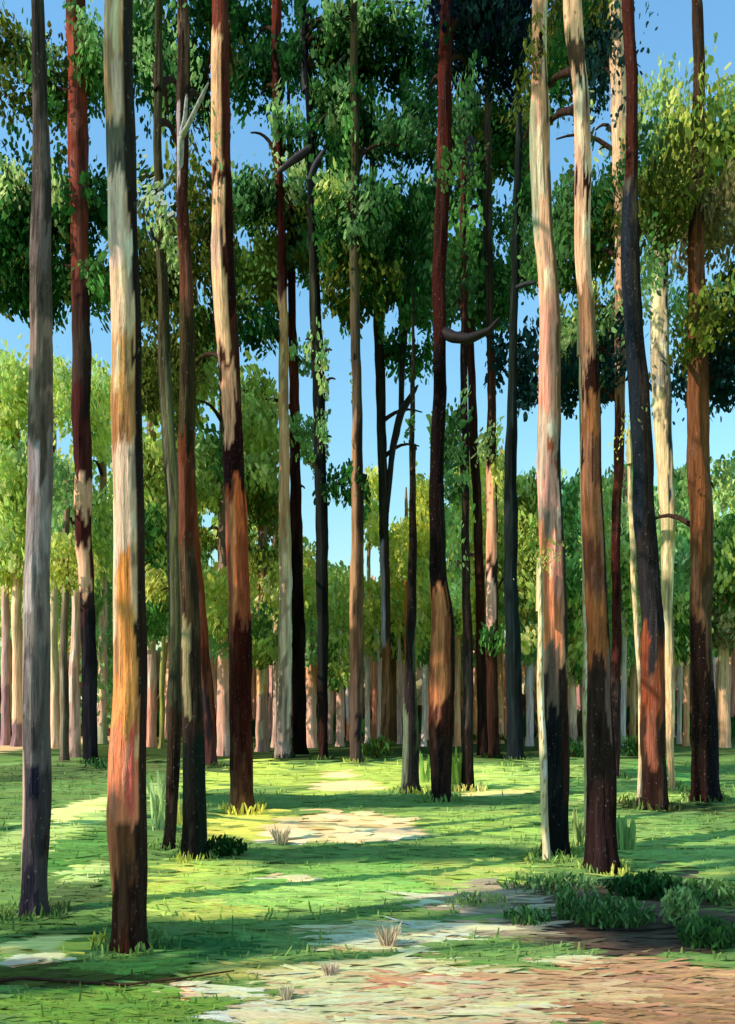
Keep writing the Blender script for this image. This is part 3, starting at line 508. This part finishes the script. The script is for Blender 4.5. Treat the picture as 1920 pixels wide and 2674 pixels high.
T('x', 'pine_tree', 'warm brown pine at the right edge with a black and navy lower trunk', 'pine tree',
  [(1822,0,26),(1822,300,30),(1818,650,44),(1822,800,48),(1824,1000,60),(1828,1400,62),(1832,1700,58),(1840,1900,68),(1842,2100,76)],
  [(-900,'4c3820'),(0,'44301c'),(600,'5c3418'),(900,'603c20'),(1400,'4c3820'),(1620,'241812'),(2000,'341a16')],
  [(1810,2080,.0,.8,'1e1c24'),(1000,1500,-.6,.3,'684020')], top=16,
  masses=[(1700,305,1960,520,'OLT',.6,{'cover':3.4,'mix':G['LIME'],'size':1.2,'hole':False}),(1840,295,1960,400,'SAGE2',.2),(1775,490,1960,640,'GRO',.5,{'cover':3.2,'hole':False}),(1845,740,1960,950,'OLV',.3,{'cover':3.6,'mix':G['OLD'],'hole':False}),(1790,760,1860,940,'OLV',-.5,{'cover':1.5}),(1850,745,1900,820,'SAGE2',-.3),
          (1848,920,1960,1045,'TEAL',.1,{'cover':3.8}),(1855,1195,1960,1300,'SAGE',.6,{'cover':1.6}),(1755,1200,1800,1420,'SAGE2',1.8)], group=PG, seg=34)
# two unseen pines added beyond the left edge, flat boughs set to shade the grass
def up(X, Y, z, rx, ry): o = z*SUN[:2]/SUN[2]; return (X+o[0], Y+o[1], z, rx, ry)      # a bough at height z shades the ground at X, Y
for key, lab, bx, by, bs in [('ya', 'unseen pine added beyond the left edge to shade the grass, farther of two', -10.2, 7.2, [up(.2,12.7,7,3.0,.85), up(-.1,8.25,5.2,1.9,.36), up(-2.3,13.2,6.2,1.6,.3), up(3.6,8.3,6.2,1.2,.25)]),
                             ('yb', 'unseen pine added beyond the left edge to shade the grass, nearer of two', -9.2, .7, [up(-1.1,5.32,4.6,1.3,.2), up(-2.2,4.5,4.6,1.0,.13), up(1.9,6.0,6,.9,.45), up(2.6,5.4,6,.7,.3)])]:
    pr = empty('pine_tree', (bx, by, 0)); tag(pr, lab, 'pine tree', PG); tp = [tube([(0,0,-.1),(.05,0,4),(0,.05,8),(.05,0,12)], [.19,.16,.12,.05], 20, C('5c4030'), .15, 4)]; fl = []  # these pine_tree objects are the added unseen shade pines
    for (x, y, z, rx, ry) in bs:
        c = np.array([x-bx, y-by, z]); tp.append(tube([(0,0,z-.5), c*.5+np.array([0,0,z*.5-.1]), c], [.06,.04,.015], 6, C('4c3828'))); fl.append(blob3(c, (rx, ry, .22), G['MID'], int(1900*rx*ry)+420, .2))
    fl.append(blob3((0,0,11.5), (1.3,1.3,1.0), G['MID'], 300, .2))
    V, Fq, c, uv = merge(tp); new_obj('trunk', mesh_np('trunk', V, Fq, c, uv), pr, M_BARK); V, Fq, c, uv = merge(fl); new_obj('crown', mesh_np('crown', V, Fq, c, uv), pr, M_LEAF)
# slender cream stems added to stand for sunlit edges of the right hand pines
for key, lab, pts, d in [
  ('ba', 'thin cream speckled stem added as the sunlit left edge of the salmon barked pine', [(1408,1480,10),(1412,1700,20),(1420,2000,24),(1424,2178,20)], 7.9),
  ('bb', 'thin cream speckled stem added as the sunlit left edge of the foremost right pine', [(1514,820,6),(1522,1100,14),(1527,1400,16),(1524,1780,16),(1532,1995,12)], 8.4),
  ('bc', 'thin cream speckled stem added as the sunlit left edge of the massive slate black pine', [(1640,1140,6),(1650,1350,16),(1657,1500,18),(1668,1690,14)], 12.2)]:
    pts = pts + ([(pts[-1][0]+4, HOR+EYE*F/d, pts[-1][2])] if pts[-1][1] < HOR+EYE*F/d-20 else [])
    T(key, 'sunlit_edge_stem', lab, 'sunlit edge stem', pts, [(-900,'e0d098'),(1600,'e0d4a0'),(2600,'d8cc90')], [(yy, yy+14, rng.uniform(-1, 0), rng.uniform(0, 1), '8c7844') for yy in range(int(pts[0][1]), 2150, 47)], d=d, top=EYE-(pts[0][1]-HOR)*d/F, group='cream birch saplings beside the right pines', seg=14, limbcol='c8b880',  # no birches in this group, only stems added as sunlit edges
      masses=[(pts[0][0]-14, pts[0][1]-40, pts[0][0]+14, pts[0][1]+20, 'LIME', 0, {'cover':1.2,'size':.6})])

# ------------------------------------------------------------------ farther trees: trunk colour, crown columns
BT = [  # x, width, base y, trunk colours low / high, distance, crown masses, label
 (14,26,1930,'6c5c60','8c7c78',32,[(-60,930,36,1200,'OLT')],'mauve grey far trunk at the very left edge'),
 (46,34,1950,'5c5054','cbb48c',31,[(10,940,80,1500,'OLT'),(-20,1160,78,1480,'MID'),(-5,1430,55,1545,'LIME')],'far tree with a tan upper and grey lower trunk, left of the grey brown pine'),
 (142,26,1930,'a08c70','8c8c68',30,[(138,930,190,1440,'OLT')],'sandy green far trunk just right of the grey brown pine'),
 (168,26,1995,'54483f','6c6450',22,[(138,1190,190,1310,'MID'),(140,1410,206,1535,'LIME')],'twisted grey brown trunk beside the pinkish trunk on the left'),
 (196,34,1975,'a88478','d8a894',24,[(168,1290,205,1420,'SAGE2')],'dusty pink trunk in front of the navy footed pine'),
 (268,30,1960,'708060','c0a894',33,[(232,940,292,1500,'OLT'),(240,1330,288,1395,'SAGE'),(230,1500,292,1900,'MID')],'pale pink and green far trunk left of the pale barked pine'),
 (394,34,1945,'c08c70','d8c0b0',30,[(352,1000,430,1500,'OLT'),(360,1560,420,1650,'MID')],'pale salmon far trunk right of the pale barked pine'),
 (424,16,1960,'5c6434','6c7c34',29,[(372,1480,424,1572,'LIME')],'thin moss green far trunk behind the olive green thin pine'),
 (585,44,1985,'c09480','d0a088',25,[(500,820,562,1330,'OLT'),(518,1155,585,1270,'SAGE2'),(500,1280,560,1460,'OLV'),(538,1500,606,1645,'LIME'),(540,1640,600,1760,'MID')],'pinkish tan trunk left of the sun dappled pine'),
 (540,20,1600,'b08c78','b89c88',26,[],''),
 (684,38,1985,'b08c78','d8a868',27,[(612,1005,722,1300,'OLT'),(640,1270,730,1470,'OLV'),(655,1440,735,1620,'LIME'),(645,1600,732,1740,'MID2')],'broad tan far trunk right of the sun dappled pine'),
 (722,22,1968,'847468','8c8070',30,[(612,1010,680,1330,'OLT')],'grey brown far trunk left of the slender ochre pine'),
 (812,34,1955,'c0a088','d8a878',30,[(775,1420,830,1600,'LIME'),(770,1588,830,1740,'MID')],'tan far trunk between the two black pines'),
 (864,20,1950,'7c6c64','a09080',33,[(855,1480,915,1680,'OLT')],'narrow grey far trunk right of the blue black pine'),
 (888,24,1952,'b49c8c','e0dcc8',31,[(862,1665,915,1765,'MID2')],'cream topped far trunk leaning behind the straight olive brown pine'),
 (908,14,1900,'94583c','b8b8c0',36,[(900,1520,945,1640,'OLV')],'small rust far trunk touching the straight olive brown pine'),
 (960,16,1925,'a8a098','d0d4d4',33,[(950,1250,1000,1530,'LOL'),(950,1500,1000,1690,'LIME'),(950,1670,1000,1750,'MID')],'thin whitish far trunk right of the straight olive brown pine'),
 (982,26,1925,'6c4434','8c5c48',37,[],'chestnut far trunk between two whitish far trunks'),
 (992,12,1920,'b0a8a0','ccccd0',32,[],'very thin second whitish far trunk in the middle'),
 (1026,26,1930,'3c3020','4c4028',35,[(1020,1370,1070,1640,'LOL'),(1015,1630,1075,1760,'MID2')],'dark umber far trunk in the middle of the far row'),
 (1044,14,1915,'8c8480','b0a8a8',33,[],'thin lilac grey far trunk left of the vivid orange far trunk'),
 (1063,16,1905,'b05c20','e08030',32,[(1040,1250,1120,1500,'LOL')],'vivid orange far trunk in the middle of the far row'),
 (1109,16,1930,'94948c','c0c0bc',31,[(1085,1260,1128,1640,'LOL'),(1080,1630,1128,1770,'MID2')],'silver far trunk left of the thick black and rust pine'),
 (1195,20,1955,'d8a470','dcb080',31,[(1150,1560,1205,1640,'SAGE2'),(1190,1480,1255,1650,'SAGE')],'bright tan far trunk right of the thick black and rust pine'),
 (1248,22,1905,'c89460','e0b078',33,[(1190,1190,1250,1660,'LOL'),(1195,1620,1250,1740,'MID')],'bright tan far trunk left of the pinkish patched pine'),
 (1306,20,1905,'a88c64','cca878',33,[(1255,1140,1315,1680,'OLT'),(1295,1180,1322,1500,'OLT')],'ochre far trunk left of the blue green pine'),
 (1384,24,1935,'8c8c8c','acbcc8',31,[(1340,1250,1402,1500,'OLT'),(1345,1480,1405,1700,'MID')],'pale blue grey far trunk left of the salmon barked pine'),
 (1497,26,1930,'7c7060','a09078',31,[(1468,1250,1514,1560,'SAGE2'),(1468,1540,1518,1760,'MID2')],'greyish tan far trunk between the salmon barked and foremost right pines'),
 (1630,18,1925,'8c9490','b0b8a8',31,[(1622,1400,1665,1660,'MID2'),(1570,1240,1604,1500,'OLT'),(1620,1190,1650,1300,'SAGE')],'pale grey green far trunk right of the dark red lower trunk'),
 (1652,18,1900,'7c7040','8c8460',34,[(1570,1500,1606,1720,'MID'),(1625,1640,1665,1740,'MID')],'olive tan far trunk left of the massive slate black pine'),
 (1776,14,1910,'8c9088','a0a8a0',33,[(1750,1400,1800,1680,'MID'),(1752,1240,1798,1480,'SAGE2')],'pale grey far trunk right of the cream and slate pine'),
 (1793,18,1915,'c09060','dcb080',31,[(1750,1560,1800,1720,'MID2')],'light orange tan far trunk left of the warm brown pine'),
 (1890,36,1905,'8c7c5c','94845f',30,[(1860,1350,1990,1560,'MID2'),(1862,1500,1990,1700,'GRO')],'broad dull tan far trunk at the right edge')]
for i, (x, wd, by, lo, hi, d, ms, lab) in enumerate(BT):
    if not lab: continue
    d = d*1.0; yb = HOR+EYE*F/d; topy = min([m[1] for m in ms]+[1640]); cols = [(-900,'6c5c48'),(1500,hi),(1800,hi if i % 2 else lo),(1880,lo)]
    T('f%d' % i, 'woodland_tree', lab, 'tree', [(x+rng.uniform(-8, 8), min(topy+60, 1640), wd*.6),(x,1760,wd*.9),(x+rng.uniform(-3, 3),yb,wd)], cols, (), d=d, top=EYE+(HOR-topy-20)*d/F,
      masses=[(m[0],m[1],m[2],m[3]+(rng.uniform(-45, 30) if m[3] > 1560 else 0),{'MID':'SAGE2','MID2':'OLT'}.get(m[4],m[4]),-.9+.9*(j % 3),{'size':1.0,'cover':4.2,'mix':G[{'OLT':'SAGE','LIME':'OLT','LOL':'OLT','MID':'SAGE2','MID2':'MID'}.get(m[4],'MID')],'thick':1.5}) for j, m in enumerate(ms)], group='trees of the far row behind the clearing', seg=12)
# the deeper rank: one thin trunk after another
farc = ['b08878','c8a488','7c5444','d8b490','6c5450','b8a49c','a07c68','c89c80']
fg = ['trees deep in the wood, only slivers of them showing']
for i in range(100):
    d = rng.uniform(37, 52); x = -40+i*20.5+rng.uniform(-14, 14); yb = HOR+EYE*F/d; cc = farc[i % 8]; wd = rng.uniform(10, 24); bot = ['SAGE2','OLT','LOL','SAGE2'][i % 4]
    T('r%d' % i, 'woodland_tree', 'thin trunk deep in the wood seen as a sliver between nearer trunks', 'tree', [(x+rng.uniform(-22, 22),1560,wd*.7),(x,yb,wd)], [(-900,cc),(1850,cc)], (), d=d, top=EYE+(HOR-1500)*d/F,
      masses=[(x-34,(1300 if x < 720 or x > 1420 else 1540)+rng.uniform(-50, 50),x+34,1690+rng.uniform(-60, 30),bot,-1,{'cover':1.6,'size':1.1,'thick':1.5})], group=fg[0], seg=8)

# ------------------------------------------------------------------ undergrowth far back, shrubs, tufts
def rowmass(y0, y1, dlo, dhi, cols, n, size):
    x = rng.uniform(-800, 2720, n); y = rng.uniform(y0, y1, n); d = rng.uniform(dlo, dhi, n)
    P = np.stack([(x-CX)*d/F, d, EYE-(y-HOR)*d/F], 1); L_, Wd, Nn = frames(n, .3); s = d/F*size*np.exp(rng.normal(0, .25, n))
    cl = np.array([G[k] if k in G else C(k, 2.4) for k in cols])[rng.integers(0, len(cols), n)]
    return dabs(P, L_*(s*34)[:, None], Wd*(s*16)[:, None], Nn, cl*np.exp(rng.normal(0, .25, n))[:, None])
V, Fq, c, uv = merge([rowmass(1730, 1915, 52, 60, ['a48468','c8a884','8c6c50','SAGE2','84745c','d8bc98'], 4600, 1.3), rowmass(1885, 1925, 40, 52, ['DK2','OLD','DK','4c3828'], 1900, .9)])
o = new_obj('undergrowth', mesh_np('undergrowth', V, Fq, c, uv), None, M_LEAF); tag(o, 'brown and dark green undergrowth closing the view behind the far row of trunks', 'undergrowth', kind='stuff')
def shrub(name, label, x, y, rx, ry, cols, n, size, stem=True, group=None, cat='shrub', tilt=.5):
    d = hdepth(y); b = np.array([(x-CX)*d/F, d, 0.]); root = empty(name, b); tag(root, label, cat, group)
    W_, H_ = rx*d/F, ry*2*d/F
    ps = [blob3((0, 0, H_*.45), (W_*1.25, W_*.9, H_*.42), G[cols[i % len(cols)]], n//len(cols), size, .25, tilt) for i in range(len(cols))]
    V, Fq, c, uv = merge(ps); V[:, 2] = np.maximum(V[:, 2], .005); new_obj('foliage', mesh_np('foliage', V, Fq, c, uv), root, M_LEAF)
    if stem:
        tb = [tube([(0, 0, -.03), (dx*.4, dy*.4, H_*.3), (dx, dy, H_*.7)], [.012, .009, .004], 6, C('4c3828')) for dx, dy in rng.uniform(-.6, .6, (5, 2))*W_]
        V, Fq, c, uv = merge(tb); new_obj('stem', mesh_np('stem', V, Fq, c, uv), root, M_DEAD)
sg = 'low shrubs on the bare earth at lower right'
shrub('low_shrub', 'pale green spreading shrub beside the foot of the foremost right pine, left side', 1440, 2330, 110, 26, ['SAGE','MID','SAGE2'], 200, .035, group=sg)
shrub('low_shrub', 'low yellowish green shrub on the earth, farthest left of the spreading ones', 1250, 2370, 80, 20, ['SAGE','OLT'], 130, .03, group=sg)
shrub('low_shrub', 'low mid green shrub behind the drooping one by the right edge', 1860, 2360, 90, 34, ['MID','SAGE2'], 190, .04, group=sg)
shrub('low_shrub', 'small dark green shrub, leftmost on the bare brown earth', 1378, 2420, 52, 28, ['MID','SAGE2'], 110, .04, group=sg)
shrub('low_shrub', 'grey green bush spreading between the foremost right pine foot and the bare earth', 1590, 2420, 100, 44, ['MID2','SAGE2','MID'], 300, .042, group=sg)
shrub('low_shrub', 'narrow dark green shrub standing on the brown earth under the salmon barked pine', 1480, 2410, 26, 52, ['MID','SAGE2'], 110, .04, group=sg)
shrub('low_shrub', 'dark green shrub drooping toward the sand at the right edge', 1850, 2480, 66, 48, ['MID','MID2'], 260, .042, group=sg)
shrub('low_shrub', 'upright sage green shrub left of the drooping shrub near the right edge', 1775, 2430, 38, 66, ['SAGE','SAGE2'], 190, .042, group=sg)
shrub('low_shrub', 'shadowy green bush right behind the foot of the foremost right pine', 1690, 2345, 90, 34, ['DK2','DK','MID2'], 260, .05, group='bushes at the feet of the pines')
shrub('low_shrub', 'dark bush at the foot of the brown pine with the forked grey branch', 590, 2240, 44, 32, ['DK2','DK'], 130, .05, group='bushes at the feet of the pines')
shrub('low_shrub', 'olive bush at the far edge of the clearing beside the straight olive brown pine', 985, 1982, 36, 34, ['OLV','MID'], 100, .13, group='bushes at the far edge of the clearing')
shrub('low_shrub', 'dull green bush at the far edge between the pale blue grey and salmon barked trunks', 1500, 1975, 40, 26, ['DK2','MID2'], 100, .13, group='bushes at the far edge of the clearing')
shrub('low_shrub', 'olive bush at the far edge just right of the bright tan far trunks', 1270, 1945, 44, 22, ['OLV','OLD'], 100, .14, group='bushes at the far edge of the clearing')
shrub('low_shrub', 'dark green bush at the far edge left of the massive slate black pine', 1650, 1975, 34, 32, ['DK2','MID2'], 100, .13, group='bushes at the far edge of the clearing')
shrub('low_shrub', 'dark green bush at the far edge right of the dusty pink trunk', 290, 2010, 60, 20, ['DK2','MID2'], 110, .10, group='bushes at the far edge of the clearing')
tg = 'pale upright tufts of long grass'
def tuft(label, x, y, rx, h, col, n, name='grass_tuft', wf=.2, grp=None, cat='grass tuft'):
    d = hdepth(y); b = np.array([(x-CX)*d/F, d, 0.]); q = rng.uniform(-1, 1, (n, 2)); H_ = h*d/F*np.exp(rng.normal(0, .15, n)); s = rx*d/F
    P = np.stack([q[:, 0]*s*.7, q[:, 1]*s*.5, H_*.5], 1); L_, Wd, Nn = frames(n, .12, .2, 1.2)
    L_[:, 0] += q[:, 0]*(.5 if grp else .14)
    V, Fq, c, uv = dabs(P, L_*(H_*.52)[:, None], Wd*(s*wf), Nn, C(col, 1.2)*np.exp(rng.normal(0, .12, n))[:, None], 4, 6, .25, .2)
    o = new_obj(name, mesh_np(name, V, Fq, c, uv), None, M_GRASS); o.location = tuple(b); tag(o, label, cat, grp or tg)
tuft('pale green tall grass tuft right of the pale barked pine', 412, 2175, 22, 135, 'b4c888', 16)
tuft('small yellow grass tuft between the olive green pine and its brown neighbour', 472, 2160, 14, 55, 'd0d070', 9)
tuft('lime oval grass tuft right of the thick black and rust pine', 1192, 2066, 22, 92, 'a0bc58', 16)
tuft('lime grass tuft right of the short greyish black pole pine', 1110, 2045, 18, 70, '94b85c', 12)
tuft('yellow green grass tuft between the two foremost right pines', 1512, 2215, 20, 88, 'a0b068', 14)
tuft('pale grass tuft at the left side of the foremost right pine foot', 1628, 2220, 40, 70, '84a45c', 20)
dg = 'pale tufts of dry grass on the sand'
for (x, y, rx, h, col, lab) in [(735,2205,30,75,'dccca4','tall pale dry grass tuft on the yellow green grass'),(1012,2480,32,98,'dcc4a0','tall pale dry grass tuft in the middle of the sand'),
   (862,2550,28,58,'e0c8ac','cream dry grass tuft at the near left rim of the sand'),
   (750,2612,24,62,'d4c4a4','grey cream dry grass tuft at the bottom left of the sand')]:
    tuft(lab, x, y, rx, h*.5, col, 70, 'dry_grass_tuft', .05, dg, 'dry grass')
def stick(label, pts, r, col):
    P = np.array([[*gpt(x, y), r+.022] for x, y in pts]); V, Fq, c, uv = tube(P-P[0]*[1, 1, 0], np.linspace(r, r*.4, len(pts)), 8, C(col), .3, 3)
    o = new_obj('fallen_branch', mesh_np('fallen_branch', V, Fq, c, uv), None, M_DEAD); o.location = (P[0][0], P[0][1], 0); tag(o, label, 'fallen branch')
stick('long thin dark brown fallen branch lying across the grass at lower left', [(-60,2585),(60,2570),(200,2580),(330,2588),(480,2570),(612,2550)], .012, '3c2414')
stick('dark fallen branch lying on the bare earth below the shrubs at right', [(1530,2438),(1620,2442),(1700,2440),(1765,2434)], .012, '281c18')

cols = []
for k, r in TREES.items():
    bx, by = r.location.x, r.location.y
    if by > 24 or k[0] in 'fr' and k not in 'fr': continue
    n = 90; a = rng.uniform(0, 6.28, n); q = (.17+.10*rng.random(n))*(1 if by < 9 else 1.4); X = bx+np.cos(a)*q; Y = by+np.sin(a)*q
    L_, Wd, Nn = frames(n, .3, .3, 1.5); h = rng.uniform(.03, .075, n)*(1 if by < 9 else 1.5)
    cols.append(dabs(np.stack([X, Y, ground_z(X, Y)+h*.7], 1), L_*h[:, None], Wd*.008*(1 if by < 9 else 1.8), Nn, ground_col(X, Y)*np.exp(rng.normal(-.1, .2, n))[:, None], 3, 4, .3, .2))
V, Fq, c, uv = merge(cols)
o = new_obj('longer_grass', mesh_np('longer_grass', V, Fq, c, uv), None, M_GRASS); tag(o, 'longer grass blades gathered round the feet of the pines', 'grass', kind='stuff')
